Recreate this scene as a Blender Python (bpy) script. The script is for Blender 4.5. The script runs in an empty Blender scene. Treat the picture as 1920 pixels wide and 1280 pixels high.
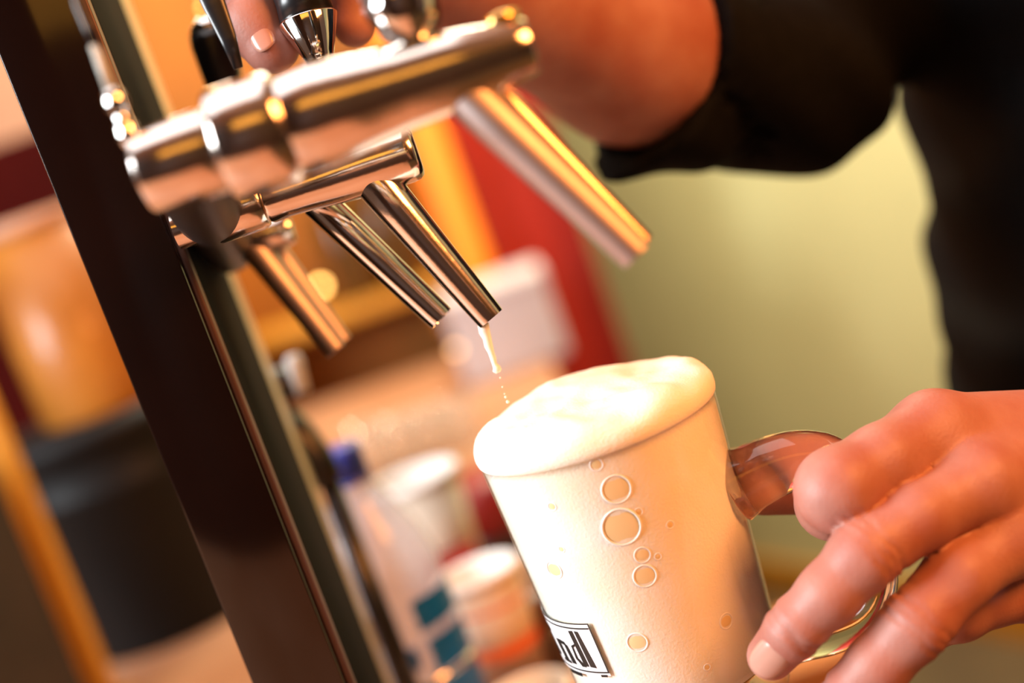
import bpy, bmesh, math, random
import numpy as np
from mathutils import Vector, Matrix

random.seed(7)
rng = np.random.default_rng(7)
SC = bpy.context.scene
COL = SC.collection

# ------------------------------------------------------------------ camera
F_PX = 2667.0
ROLL = math.radians(19.6)
PITCH = math.radians(9.0)
CZ = 1.25
cr, sr = math.cos(ROLL), math.sin(ROLL)
FWD = Vector((0, math.cos(PITCH), -math.sin(PITCH)))
LR = Vector((1, 0, 0))
LU = Vector((0, math.sin(PITCH), math.cos(PITCH)))
XC = LR * cr - LU * sr
YC = LR * sr + LU * cr
CAM = Vector((0, 0, CZ))


def P(px, py, d):
    """photo pixel + distance along the optical axis -> world point"""
    return CAM + (FWD + XC * ((px - 960) / F_PX) + YC * ((640 - py) / F_PX)) * d


def S(px, d):
    return px * d / F_PX


cam_data = bpy.data.cameras.new('camera')
cam = bpy.data.objects.new('camera', cam_data)
COL.objects.link(cam)
m = Matrix.Identity(4)
for i in range(3):
    m[i][0] = XC[i]; m[i][1] = YC[i]; m[i][2] = -FWD[i]; m[i][3] = CAM[i]
cam.matrix_world = m
cam_data.sensor_width = 36.0
cam_data.lens = 50.0
cam_data.clip_start = 0.02
cam_data.dof.use_dof = True
cam_data.dof.focus_distance = 0.54
cam_data.dof.aperture_fstop = 2.9
SC.camera = cam

# ------------------------------------------------------------------ world, lights, exposure
w = bpy.data.worlds.new('world')
SC.world = w
w.use_nodes = True
bg = w.node_tree.nodes['Background']
bg.inputs[0].default_value = (0.32, 0.17, 0.11, 1)
bg.inputs[1].default_value = 0.40

SC.view_settings.view_transform = 'Standard'
SC.view_settings.look = 'None'
SC.view_settings.gamma = 1.0
SC.view_settings.use_curve_mapping = False
SC.view_settings.exposure = 0.0


def area_light(name, loc, target, sx, sy, power, color, spread=180):
    L = bpy.data.lights.new(name, 'AREA')
    L.shape = 'RECTANGLE'; L.size = sx; L.size_y = sy
    L.energy = power; L.color = color
    L.spread = math.radians(spread)
    o = bpy.data.objects.new(name, L)
    COL.objects.link(o)
    o.location = loc
    o.rotation_euler = (Vector(target) - Vector(loc)).to_track_quat('-Z', 'Y').to_euler()
    return o


def point_light(name, loc, power, color, radius=0.05):
    L = bpy.data.lights.new(name, 'POINT')
    L.energy = power; L.color = color; L.shadow_soft_size = radius
    o = bpy.data.objects.new(name, L)
    COL.objects.link(o); o.location = loc
    return o


area_light('ceiling_panel_light', (-0.45, 0.75, 2.62), (-0.45, 0.75, 0.0), 1.5, 1.3, 15, (0.95, 0.98, 1.0))
area_light('window_daylight', (-1.45, 0.22, 1.75), (0.0, 0.55, 1.08), 0.8, 0.7, 56, (0.93, 0.97, 1.0))
area_light('warm_bar_lamp', (1.05, -0.20, 2.00), (0.05, 0.55, 1.06), 0.60, 0.60, 38, (1.0, 0.34, 0.08))
area_light('orange_reflection_light', (-0.1, -1.15, 2.25), (0.0, 0.5, 1.2), 1.2, 0.35, 2.6, (1.0, 0.42, 0.06))  # added, unseen orange light; puts an orange band into the tap reflections
area_light('wall_fill_light', (0.25, 2.10, 2.6), (0.36, 3.10, 0.9), 0.5, 0.5, 66, (1.0, 0.93, 0.70))  # added fill light without a fixture, aimed to brighten the yellow-green wall
point_light('back_bar_lamp', (-0.40, 2.15, 1.75), 3.5, (1.0, 0.55, 0.18), 0.06)
point_light('counter_lamp', (-0.25, 1.55, 1.70), 3, (1.0, 0.80, 0.62), 0.08)


# ------------------------------------------------------------------ materials
def mat(name, color, rough=0.5, metal=0.0, spec=0.5, noise=0.0, nscale=30.0, color2=None, bump=0.0,
        bscale=200.0, sss=0.0, sss_r=(1, .35, .2), sss_scale=0.004, coat=0.0, aniso=None, stretch=None):
    M = bpy.data.materials.new(name)
    M.use_nodes = True
    nt = M.node_tree
    b = nt.nodes['Principled BSDF']
    b.inputs['Base Color'].default_value = (*color, 1)
    b.inputs['Roughness'].default_value = rough
    b.inputs['Metallic'].default_value = metal
    b.inputs['Specular IOR Level'].default_value = spec
    b.inputs['Coat Weight'].default_value = coat
    if sss:
        b.inputs['Subsurface Weight'].default_value = sss
        b.inputs['Subsurface Radius'].default_value = sss_r
        b.inputs['Subsurface Scale'].default_value = sss_scale
    tc = nt.nodes.new('ShaderNodeTexCoord')
    src = tc.outputs['Object']
    if stretch:
        mp = nt.nodes.new('ShaderNodeMapping')
        mp.inputs['Scale'].default_value = stretch
        nt.links.new(src, mp.inputs[0]); src = mp.outputs[0]
    if noise or color2:
        n = nt.nodes.new('ShaderNodeTexNoise')
        n.inputs['Scale'].default_value = nscale
        n.inputs['Detail'].default_value = 4
        nt.links.new(src, n.inputs['Vector'])
        r = nt.nodes.new('ShaderNodeValToRGB')
        c2 = color2 if color2 else tuple(c * (1 - noise) for c in color)
        r.color_ramp.elements[0].position = 0.35
        r.color_ramp.elements[1].position = 0.68
        r.color_ramp.elements[0].color = (*c2, 1)
        r.color_ramp.elements[1].color = (*color, 1)
        nt.links.new(n.outputs['Fac'], r.inputs['Fac'])
        nt.links.new(r.outputs['Color'], b.inputs['Base Color'])
    if bump:
        n2 = nt.nodes.new('ShaderNodeTexNoise')
        n2.inputs['Scale'].default_value = bscale
        n2.inputs['Detail'].default_value = 3
        nt.links.new(src, n2.inputs['Vector'])
        bp = nt.nodes.new('ShaderNodeBump')
        bp.inputs['Strength'].default_value = bump
        bp.inputs['Distance'].default_value = 0.001
        nt.links.new(n2.outputs['Fac'], bp.inputs['Height'])
        nt.links.new(bp.outputs['Normal'], b.inputs['Normal'])
    return M


def clear_mat(name, tint=(1, 1, 1), ior=1.5, rough=0.02, body=0.0, body_col=(1, 1, 1)):
    """thin clear wall: light passes, Fresnel gloss on top, optional milky body"""
    M = bpy.data.materials.new(name)
    M.use_nodes = True
    nt = M.node_tree
    for n in list(nt.nodes):
        if n.type != 'OUTPUT_MATERIAL':
            nt.nodes.remove(n)
    out = [n for n in nt.nodes if n.type == 'OUTPUT_MATERIAL'][0]
    t = nt.nodes.new('ShaderNodeBsdfTransparent'); t.inputs[0].default_value = (*tint, 1)
    g = nt.nodes.new('ShaderNodeBsdfGlossy'); g.inputs['Roughness'].default_value = rough
    lw = nt.nodes.new('ShaderNodeLayerWeight'); lw.inputs[0].default_value = 0.5
    pw = nt.nodes.new('ShaderNodeMath'); pw.operation = 'POWER'; pw.inputs[1].default_value = 4.0
    nt.links.new(lw.outputs['Facing'], pw.inputs[0])
    fr = nt.nodes.new('ShaderNodeMath'); fr.operation = 'MULTIPLY_ADD'
    fr.inputs[1].default_value = 0.55; fr.inputs[2].default_value = ((ior - 1) / (ior + 1)) ** 2
    nt.links.new(pw.outputs[0], fr.inputs[0])
    mx = nt.nodes.new('ShaderNodeMixShader')
    base = t.outputs[0]
    if body:
        df = nt.nodes.new('ShaderNodeBsdfDiffuse'); df.inputs[0].default_value = (*body_col, 1)
        m2 = nt.nodes.new('ShaderNodeMixShader'); m2.inputs[0].default_value = body
        nt.links.new(base, m2.inputs[1]); nt.links.new(df.outputs[0], m2.inputs[2])
        base = m2.outputs[0]
    nt.links.new(fr.outputs[0], mx.inputs[0])
    nt.links.new(base, mx.inputs[1]); nt.links.new(g.outputs[0], mx.inputs[2])
    nt.links.new(mx.outputs[0], out.inputs[0])
    return M


def glass_mat(name, color=(1, 1, 1), ior=1.5, rough=0.0):
    M = bpy.data.materials.new(name)
    M.use_nodes = True
    b = M.node_tree.nodes['Principled BSDF']
    b.inputs['Base Color'].default_value = (*color, 1)
    b.inputs['Roughness'].default_value = rough
    b.inputs['Transmission Weight'].default_value = 1.0
    b.inputs['IOR'].default_value = ior
    return M


def emit_mat(name, color, strength):
    M = bpy.data.materials.new(name)
    M.use_nodes = True
    b = M.node_tree.nodes['Principled BSDF']
    b.inputs['Base Color'].default_value = (*color, 1)
    b.inputs['Emission Color'].default_value = (*color, 1)
    b.inputs['Emission Strength'].default_value = strength
    return M


STEEL = mat('brushed_steel', (0.80, 0.72, 0.66), 0.16, 1.0, noise=0.06, nscale=60, bump=0.03, bscale=400)
CHROME = mat('chrome', (0.86, 0.84, 0.82), 0.07, 1.0, noise=0.03, nscale=50)
BRASS = mat('brass', (0.95, 0.60, 0.20), 0.22, 1.0, noise=0.08)
BLACKP = mat('black_plastic', (0.012, 0.012, 0.014), 0.28, noise=0.3, nscale=40)
TOWER = mat('tower_bronze', (0.009, 0.0035, 0.0025), 0.10, 0.0, 0.5, noise=0.35, nscale=9, coat=0.1)
TOWERS = mat('tower_side', (0.008, 0.009, 0.010), 0.8, 0.0, 0.05, noise=0.3, nscale=9)
TRIM = mat('tower_trim', (0.80, 0.75, 0.58), 0.30, 0.5, noise=0.1)
FOAM = mat('foam', (0.96, 0.93, 0.86), 0.65, 0, 0.25, color2=(0.93, 0.87, 0.70), nscale=38, bump=0.25, bscale=900,
           sss=0.25, sss_r=(1, .75, .5), sss_scale=0.004)
BEER = mat('beer', (0.85, 0.58, 0.03), 0.12, 0, 0.5, color2=(0.50, 0.28, 0.01), nscale=60)
BUBBLE = mat('bubble', (0.92, 0.74, 0.40), 0.10, 0, 0.5, noise=0.06, nscale=60)
BUBRIM = mat('bubble_rim', (0.98, 0.97, 0.94), 0.3, 0, 0.4, noise=0.03)
GLASSW = clear_mat('mug_glass', (0.995, 0.998, 0.995), 1.40, 0.02)
GLASSH = glass_mat('handle_glass', (0.98, 0.99, 0.98), 1.5)
STREAM = clear_mat('stream_beer', (1.0, 0.97, 0.86), 1.33, 0.05, 0.85, (0.97, 0.92, 0.80))
INKW = mat('print_white', (0.86, 0.86, 0.87), 0.4, noise=0.03)
INKB = mat('print_black', (0.02, 0.018, 0.016), 0.4, noise=0.2)
SKIN = mat('skin', (0.45, 0.215, 0.17), 0.50, 0, 0.40, color2=(0.37, 0.135, 0.10), nscale=40, bump=0.16, bscale=700,
           sss=0.08, sss_r=(1, .3, .15), sss_scale=0.002)
NAIL = mat('nail', (0.55, 0.29, 0.22), 0.22, 0, 0.5, noise=0.04)
SHIRT = mat('black_shirt', (0.0045, 0.0050, 0.0060), 0.85, 0, 0.12, noise=0.3, nscale=120, bump=0.3, bscale=900)
TROUS = mat('dark_trousers', (0.02, 0.02, 0.026), 0.9, 0, 0.2, noise=0.3, nscale=90, bump=0.3, bscale=800)
HAIR = mat('dark_hair', (0.02, 0.012, 0.008), 0.5, noise=0.4, nscale=90)
WALLG = mat('wall_yellow_green', (0.68, 0.66, 0.33), 0.8, 0, 0.3, color2=(0.63, 0.61, 0.30), nscale=4, bump=0.15, bscale=60)
WALLO = mat('wall_orange_wood', (0.42, 0.145, 0.016), 0.6, 0, 0.3, color2=(0.22, 0.075, 0.009), nscale=2.2, stretch=(1, 1, 0.8))
FLOORM = mat('floor_brown', (0.13, 0.09, 0.04), 0.6, color2=(0.09, 0.06, 0.03), nscale=6, bump=0.1, bscale=40)
COUNTERM = mat('counter_top', (0.45, 0.23, 0.13), 0.5, 0, 0.3, color2=(0.38, 0.17, 0.08), nscale=5)
CABM = mat('counter_cabinet', (0.07, 0.028, 0.014), 0.5, noise=0.4, nscale=8)
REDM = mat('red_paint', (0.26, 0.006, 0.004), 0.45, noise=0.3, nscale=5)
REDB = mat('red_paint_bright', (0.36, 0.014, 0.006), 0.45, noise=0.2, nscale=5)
WHITEM = mat('white_enamel', (0.60, 0.56, 0.60), 0.4, noise=0.04)
PAPER = mat('paper_cup', (0.66, 0.55, 0.43), 0.6, noise=0.05)
PAPERW = mat('paper_white', (0.85, 0.84, 0.82), 0.55, noise=0.03)
REDLINE = mat('cup_red_band', (0.80, 0.17, 0.04), 0.5, noise=0.1)
PET = clear_mat('clear_bottle', (0.93, 0.94, 0.97), 1.4, 0.04, 0.42, (0.60, 0.60, 0.67))
BLUE = mat('label_blue', (0.0, 0.12, 0.45), 0.4, noise=0.15)
BLUED = mat('cap_blue', (0.02, 0.05, 0.42), 0.35, noise=0.15)
GLASSC = clear_mat('clear_glass', (0.97, 0.95, 0.93), 1.4, 0.03, 0.16, (0.9, 0.85, 0.8))
AMBER = mat('amber_cup', (0.42, 0.16, 0.02), 0.45, 0, 0.3, color2=(0.24, 0.07, 0.006), nscale=9, coat=0.2)
YELLOWW = mat('yellow_wood', (0.62, 0.27, 0.02), 0.45, noise=0.25, nscale=8, stretch=(6, 6, 0.6))
BUCKET = mat('black_bucket', (0.010, 0.011, 0.012), 0.5, 0, 0.15, noise=0.25, nscale=8)
BULB = emit_mat('bulb_glow', (1.0, 0.52, 0.13), 14)
BULBD = emit_mat('bulb_glow_dim', (1.0, 0.55, 0.25), 4)
LAMPG = emit_mat('amber_lamp_glow', (0.8, 0.19, 0.01), 0.75)
ORANGEP = mat('orange_plastic', (0.80, 0.30, 0.10), 0.5, noise=0.12)
PEACH = mat('peach_board', (0.55, 0.30, 0.18), 0.6, noise=0.15)


# ------------------------------------------------------------------ mesh helpers
def link(name, me, material, parent=None, smooth=True):
    o = bpy.data.objects.new(name, me)
    COL.objects.link(o)
    if material:
        me.materials.append(material)
    if smooth:
        for p in me.polygons:
            p.use_smooth = True
    if parent:
        o.parent = parent
        o.matrix_parent_inverse = Matrix.Translation(parent.location).inverted()
    return o


def tag(o, label=None, cat=None, group=None, kind=None):
    if label: o['label'] = label
    if cat: o['category'] = cat
    if group: o['group'] = group
    if kind: o['kind'] = kind
    return o


def empty(name, loc, label, cat, group=None):
    o = bpy.data.objects.new(name, None)
    COL.objects.link(o)
    o.location = loc
    o.empty_display_size = 0.02
    return tag(o, label, cat, group)


def frame_of(axis):
    a = Vector(axis).normalized()
    h = Vector((0, 0, 1)) if abs(a.z) < 0.9 else Vector((0, 1, 0))
    x = h.cross(a).normalized()
    return x, a.cross(x).normalized(), a


def mesh_from(verts, faces, name='mesh', auto=None):
    me = bpy.data.meshes.new(name)
    me.from_pydata([tuple(v) for v in verts], [], faces)
    me.update()
    return me


def lathe(profile, base, axis=(0, 0, 1), n=48, closed_profile=False):
    """profile: list of (distance along axis, radius)"""
    x, y, a = frame_of(axis)
    base = Vector(base)
    verts, faces, rings = [], [], []
    for t, r in profile:
        if r <= 1e-7:
            rings.append([len(verts)]); verts.append(base + a * t)
        else:
            s = len(verts)
            for i in range(n):
                q = 2 * math.pi * i / n
                verts.append(base + a * t + (x * math.cos(q) + y * math.sin(q)) * r)
            rings.append(list(range(s, s + n)))
    pairs = list(zip(rings[:-1], rings[1:]))
    if closed_profile:
        pairs.append((rings[-1], rings[0]))
    for A, B in pairs:
        for i in range(n):
            j = (i + 1) % n
            if len(A) == 1 and len(B) == 1: continue
            if len(A) == 1: faces.append((A[0], B[j], B[i]))
            elif len(B) == 1: faces.append((A[i], A[j], B[0]))
            else: faces.append((A[i], A[j], B[j], B[i]))
    me = mesh_from(verts, faces)
    fix_normals(me)
    return me


def fix_normals(me):
    bm = bmesh.new(); bm.from_mesh(me)
    bmesh.ops.recalc_face_normals(bm, faces=bm.faces)
    bm.to_mesh(me); bm.free()


def sharp(o, deg=35):
    """mark sharp edges by angle so smooth shading keeps crisp rims"""
    me = o.data
    bm = bmesh.new(); bm.from_mesh(me)
    for e in bm.edges:
        if len(e.link_faces) == 2 and e.calc_face_angle(0) > math.radians(deg):
            e.smooth = False
    bm.to_mesh(me); bm.free()
    return o


def tube(path, radii, n=20, cap=True, flat=1.0, flat_dir=None):
    path = [Vector(p) for p in path]
    verts, faces = [], []
    N = len(path)
    prev = None
    for k, p in enumerate(path):
        t = (path[min(k + 1, N - 1)] - path[max(k - 1, 0)]).normalized()
        if prev is None:
            x, y, _ = frame_of(t)
            if flat_dir is not None:
                x = (Vector(flat_dir) - t * Vector(flat_dir).dot(t)).normalized(); y = t.cross(x)
        else:
            x = (prev - t * prev.dot(t)).normalized(); y = t.cross(x)
        prev = x
        r = radii[k] if hasattr(radii, '__len__') else radii
        for i in range(n):
            q = 2 * math.pi * i / n
            verts.append(p + (x * math.cos(q) * flat + y * math.sin(q)) * r)
    for k in range(N - 1):
        for i in range(n):
            j = (i + 1) % n
            faces.append((k * n + i, k * n + j, (k + 1) * n + j, (k + 1) * n + i))
    if cap:
        c0 = len(verts); verts.append(path[0]); c1 = len(verts); verts.append(path[-1])
        for i in range(n):
            j = (i + 1) % n
            faces.append((c0, j, i)); faces.append((c1, (N - 1) * n + i, (N - 1) * n + j))
    me = mesh_from(verts, faces)
    fix_normals(me)
    return me


def box(lo, hi, bevel=0.004, rotz=0.0, seg=2):
    lo, hi = Vector(lo), Vector(hi)
    bm = bmesh.new()
    bmesh.ops.create_cube(bm, size=1.0)
    c = (lo + hi) / 2; s = hi - lo
    for v in bm.verts:
        v.co = Vector((v.co.x * s.x, v.co.y * s.y, v.co.z * s.z))
    if bevel:
        bmesh.ops.bevel(bm, geom=bm.edges[:], offset=bevel, segments=seg, affect='EDGES', profile=0.5)
    R = Matrix.Rotation(rotz, 4, 'Z')
    for v in bm.verts:
        v.co = R @ v.co + c
    me = bpy.data.meshes.new('mesh')
    bm.to_mesh(me); bm.free()
    return me


def prism(poly, lo, hi, bevel=0.002):
    """vertical prism from a plan polygon"""
    bm = bmesh.new()
    a = [bm.verts.new((p[0], p[1], lo)) for p in poly]
    b = [bm.verts.new((p[0], p[1], hi)) for p in poly]
    bm.faces.new(a[::-1]); bm.faces.new(b)
    n = len(poly)
    for i in range(n):
        j = (i + 1) % n
        bm.faces.new((a[i], a[j], b[j], b[i]))
    bmesh.ops.recalc_face_normals(bm, faces=bm.faces)
    if bevel:
        bmesh.ops.bevel(bm, geom=bm.edges[:], offset=bevel, segments=2, affect='EDGES', profile=0.5)
    me = bpy.data.meshes.new('mesh')
    bm.to_mesh(me); bm.free()
    return me


def structure(name, me, material, label=None):
    o = link(name, me, material, smooth=False)
    o['kind'] = 'structure'
    if label: o['label'] = label
    return o


# ------------------------------------------------------------------ the room
CT = CZ - 0.375            # counter top height
structure('ceiling', box((-2.6, -1.7, 2.9), (2.6, 4.4, 2.98), 0), PEACH, 'plain warm brown ceiling')
structure('wall_front', box((-2.6, -1.72, 0.0), (2.6, -1.60, 2.9), 0), CABM, 'dark wood panelled wall behind the viewer')
structure('floor', box((-2.6, -1.6, -0.05), (2.6, 4.4, 0.0), 0), FLOORM, 'dark brown floor')
wall_b = structure('wall_back', box((-2.4, 2.62, 0.0), (0.16, 2.74, 2.9), 0), WALLO, 'orange lit wood back wall')
# oblique yellow-green wall, running from behind the back bar towards the right foreground
wa, wb = Vector((-0.30, 4.39, 0)), Vector((2.05, 0.02, 0))
wd = (wb - wa).normalized(); wn = Vector((-wd.y, wd.x, 0))
if wn.y < 0: wn = -wn
structure('wall_right', prism([(wa.x, wa.y), (wb.x, wb.y), (wb.x + wn.x * .1, wb.y + wn.y * .1), (wa.x + wn.x * .1, wa.y + wn.y * .1)], 0, 2.9, 0),
          WALLG, 'plain pale yellow-green wall')
bi = -wn * 0.018
structure('baseboard_right', prism([(wa.x, wa.y), (wb.x, wb.y), (wb.x + bi.x, wb.y + bi.y), (wa.x + bi.x, wa.y + bi.y)], 0.0, 0.085, 0.003),
          YELLOWW, 'orange-brown wooden baseboard')

# ------------------------------------------------------------------ counter
ctr = empty('bar_counter', (-0.62, 1.45, 0), 'tan topped bar counter carrying the tower, cups and bottle', 'counter')
link('cabinet_body', box((-1.26, -0.20, 0.0), (0.0, 2.40, CT - 0.03), 0.004), CABM, ctr, False)
link('counter_top', box((-1.30, -0.25, CT - 0.03), (0.045, 2.44, CT), 0.006), COUNTERM, ctr, False)

# ------------------------------------------------------------------ beer tower
TN, TF = 0.56, 0.80       # optical depth of the near and far right edges
nr = P(400, 650, TN); fr = P(482, 650, TF); nl = P(222, 660, TN)
dvec = Vector((fr.x - nr.x, fr.y - nr.y)); wvec = Vector((nl.x - nr.x, nl.y - nr.y))
pl = [(nr.x, nr.y), (fr.x, fr.y), (fr.x + wvec.x, fr.y + wvec.y), (nl.x, nl.y)]
tw = empty('beer_tower', (nr.x + wvec.x / 2 + dvec.x / 2, nr.y + dvec.y / 2, CT), 'tall dark polished bronze beer tower that carries the taps', 'beer tower')
TTOP = CZ + 0.165
link('column', prism(pl, CT + 0.012, TTOP, 0.0012), TOWER, tw, True); sharp(bpy.data.objects['column'])
# black side panel on the tap side, with a pale metal trim on the far edge and a thin one on the near edge
nx = Vector((dvec.y, -dvec.x)).normalized() * 0.003
def strip(f0, f1, off, name, material, z0=CT + 0.014, z1=TTOP - 0.002, th=1.0):
    a = Vector((nr.x, nr.y)) + dvec * f0; b = Vector((nr.x, nr.y)) + dvec * f1
    o2 = nx * th
    me = prism([(a.x, a.y), (b.x, b.y), (b.x + o2.x, b.y + o2.y), (a.x + o2.x, a.y + o2.y)], z0, z1, 0.0008)
    return link(name, me, material, tw, True)
strip(0.02, 0.07, .8, 'edge_trim', mat('trim_brown', (.10, .05, .04), .5, .3, noise=.2))
strip(0.08, 0.79, 1, 'side_panel', TOWERS)
strip(0.80, 1.0, 1.1, 'edge_trim', TRIM)
link('base_flange', prism([(p[0] + (p[0] - pl[0][0] - wvec.x / 2 - dvec.x / 2) * .25, p[1] + (p[1] - pl[0][1] - dvec.y / 2) * .08) for p in pl], CT, CT + 0.012, 0.003), STEEL, tw, False)

ma = P(338, 304, 0.425); mb = P(428, 464, 0.70)
mdir = (mb - ma).normalized()
mm = link('manifold', lathe([(0, 0), (0, .009), (.002, .012), (.006, .013), ((mb - ma).length - .004, .013), ((mb - ma).length, .011), ((mb - ma).length, 0)], ma, mdir, 40), mat('manifold_bronze', (.012, .007, .006), .45, 0, .3, noise=.3), tw)

# cable and fitting in front of the tower
cab = empty('cable_connector', P(250, 275, 0.425), 'pale grey cable sleeve and connector hanging before the dark tower', 'connector')
link('cable', tube([P(128, -60, 0.424), P(146, 10, 0.424), P(163, 50, 0.424), P(182, 92, 0.424)], S(8, .424), 12), BLACKP, cab)
link('sleeve', lathe([(0, 0), (0, S(9, .424)), (S(88, .424), S(12, .424)), (S(90, .424), 0)], P(176, 85, .424), P(210, 172, .424) - P(176, 85, .424), 20), mat('sleeve_grey', (0.50, 0.52, 0.47), 0.5, noise=.05), cab)
link('fitting', lathe([(0, 0), (0, S(10, .424)), (S(6, .424), S(19, .424)), (S(30, .424), S(22, .424)), (S(48, .424), S(16, .424)), (S(52, .424), S(13, .424)),
     (S(66, .424), S(15, .424)), (S(74, .424), S(20, .424)), (S(95, .424), S(21, .424)), (S(115, .424), S(15, .424)), (S(118, .424), 0)],
     P(207, 166, .424), P(252, 280, .424) - P(207, 166, .424), 24), CHROME, cab)


# ------------------------------------------------------------------ taps
def rounded_profile(pts):
    return pts


def tap_body(name, pa, pb, d, prof, material, parent):
    A, B = P(*pa, d), P(*pb, d)
    ax = B - A
    me = lathe([(S(t, d), S(r, d)) for t, r in prof], A, ax, 64)
    return sharp(link(name, me, material, parent), 40)


def spout(name, root, tip, r0, r1, parent, material=STEEL):
    A, B = P(*root), P(*tip)
    L = (B - A).length
    ra, rb = S(r0, root[2]), S(r1, tip[2])
    prof = [(-0.004, 0), (-0.004, ra * 0.8), (0.0, ra), (L * 0.25, ra * 0.75 + rb * 0.25), (L * 0.97, rb), (L, rb * 0.97),
            (L, rb * 0.86), (L * 0.94, rb * 0.82), (L * 0.6, rb * 0.8), (L * 0.6, 0)]
    o = sharp(link(name, lathe(prof, A, B - A, 48), material, parent), 40)
    return o


D1 = 0.43
t1 = empty('beer_tap', P(290, 310, D1), 'large blurred steel beer tap nearest the camera, across the upper left', 'beer tap', 'steel taps on the beer tower')
AX = (270, 326); AXE = (1003, 82)
tap_body('coupling', (263, 328), AXE, D1, [(0, 0), (0, 62), (6, 76), (14, 80), (150, 83), (155, 80), (158, 0)], STEEL, t1)
tap_body('collar_nut', (263, 328), AXE, D1, [(156, 0), (156, 92), (160, 104), (168, 110), (280, 110), (290, 104), (292, 0)], STEEL, t1)
tap_body('body', (263, 328), AXE, D1, [(290, 0), (290, 92), (298, 98), (360, 100), (440, 90), (520, 80), (600, 77), (660, 70), (740, 58), (768, 54), (773, 50), (773, 0)], STEEL, t1)
spout('spout', (872, 176, D1), (1194, 480, D1), 46, 34, t1, mat('satin_steel', (0.52, 0.42, 0.39), 0.48, 1.0, noise=0.06))
spout('foam_spout', (950, 196, D1 + .022), (1206, 458, D1 + .022), 30, 24, t1, mat('copper_steel', (0.72, 0.42, 0.26), 0.25, 1.0, noise=.1))
up1 = P(735, -60, D1) - P(782, 75, D1)
link('lever_ferrule', lathe([(0, 0), (0, S(32, D1)), (S(14, D1), S(34, D1)), (S(30, D1), S(58, D1)), (S(80, D1), S(72, D1)), (S(120, D1), S(72, D1)), (S(124, D1), 0)], P(782, 88, D1), up1, 40), CHROME, t1)
link('lever_handle', lathe([(S(122, D1), 0), (S(122, D1), S(60, D1)), (S(300, D1), S(80, D1)), (S(560, D1), S(70, D1)), (S(600, D1), S(40, D1)), (S(606, D1), 0)], P(782, 88, D1), up1, 40), BLACKP, t1)
link('cap_screw', lathe([(0, 0), (0, S(36, D1)), (S(22, D1), S(36, D1)), (S(26, D1), S(30, D1)), (S(26, D1), 0)], P(946, 52, D1), up1, 32), BRASS, t1)

D2 = 0.55
t2 = empty('beer_tap', P(420, 400, D2), 'sharp steel beer tap with two spouts pouring above the mug', 'beer tap', 'steel taps on the beer tower')
tap_body('coupling', (330, 433), (786, 281), D2, [(0, 0), (0, 36), (60, 38), (64, 44), (78, 50), (160, 50), (172, 44), (174, 0)], STEEL, t2)
tap_body('body', (330, 433), (786, 281), D2, [(176, 0), (176, 40), (182, 43), (215, 42), (260, 44), (320, 50), (380, 54), (455, 54), (468, 52), (476, 46), (478, 38), (479, 0)], STEEL, t2)
spout('spout', (700, 335, D2), (921, 597, D2 + .004), 42, 28, t2)
spout('foam_spout', (596, 378, D2 + .02), (828, 597, D2 + .02), 33, 27, t2, CHROME)
up2 = P(575, 20, D2) - P(606, 120, D2)
link('lever_ferrule', lathe([(S(-110, D2), 0), (S(-110, D2), S(20, D2)), (S(-6, D2), S(20, D2)), (0, S(27, D2)), (S(12, D2), S(27, D2)), (S(20, D2), S(30, D2)), (S(88, D2), S(57, D2)), (S(92, D2), S(55, D2)), (S(92, D2), 0)], P(604, 122, D2), up2, 40), CHROME, t2)
link('lever_handle', lathe([(S(90, D2), 0), (S(90, D2), S(53, D2)), (S(130, D2), S(50, D2)), (S(240, D2), S(62, D2)), (S(420, D2), S(66, D2)), (S(450, D2), S(40, D2)), (S(456, D2), 0)], P(604, 122, D2), up2, 40), BLACKP, t2)
link('lever_blade', tube([P(365, -70, .52), P(402, 10, .52), P(428, 72, .52), P(447, 128, .52)], [S(24, .52), S(22, .52), S(16, .52), S(9, .52)], 16, flat=0.35, flat_dir=FWD), BLACKP, t2)

D3 = 0.66
t3 = empty('beer_tap', P(430, 465, D3), 'small blurred steel beer tap furthest from the camera, against the tower', 'beer tap', 'steel taps on the beer tower')
tap_body('coupling', (385, 478), (552, 424), D3, [(0, 0), (0, 30), (60, 30), (66, 34), (80, 34), (84, 0)], STEEL, t3)
tap_body('body', (385, 478), (552, 424), D3, [(84, 0), (84, 30), (120, 32), (165, 31), (172, 26), (174, 0)], STEEL, t3)
spout('spout', (474, 462, D3), (630, 657, D3), 27, 21, t3, bpy.data.materials['satin_steel'])
spout('foam_spout', (505, 450, D3 + .015), (645, 640, D3 + .015), 20, 16, t3, bpy.data.materials['satin_steel'])
up3 = P(385, 20, D3) - P(424, 170, D3)
link('lever_stem', tube([P(470, 440, D3), P(424, 180, D3 + .002)], S(14, D3), 16), CHROME, t3)
link('lever_handle', lathe([(0, 0), (0, S(30, D3)), (S(30, D3), S(36, D3)), (S(100, D3), S(43, D3)), (S(118, D3), S(42, D3)), (S(118, D3), 0)], P(426, 178, D3), up3, 40), BLACKP, t3)
link('handle_cap', lathe([(S(118, D3), 0), (S(118, D3), S(41, D3)), (S(135, D3), S(36, D3)), (S(150, D3), S(22, D3)), (S(156, D3), 0)], P(426, 178, D3), up3, 40), CHROME, t3)

# ------------------------------------------------------------------ mug
DM = 0.56
RIM = P(1104, 758, DM)
R_TOP, R_BOT, H_MUG = 0.0490, 0.0405, 0.134
G_TOP = -0.0065           # the glass ends here, the head of foam stands above


def mug_r(z):            # outer radius, z measured down from the rim (negative)
    t = min(max(-z / H_MUG, 0), 1)
    return R_TOP + (R_BOT - R_TOP) * t


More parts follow.
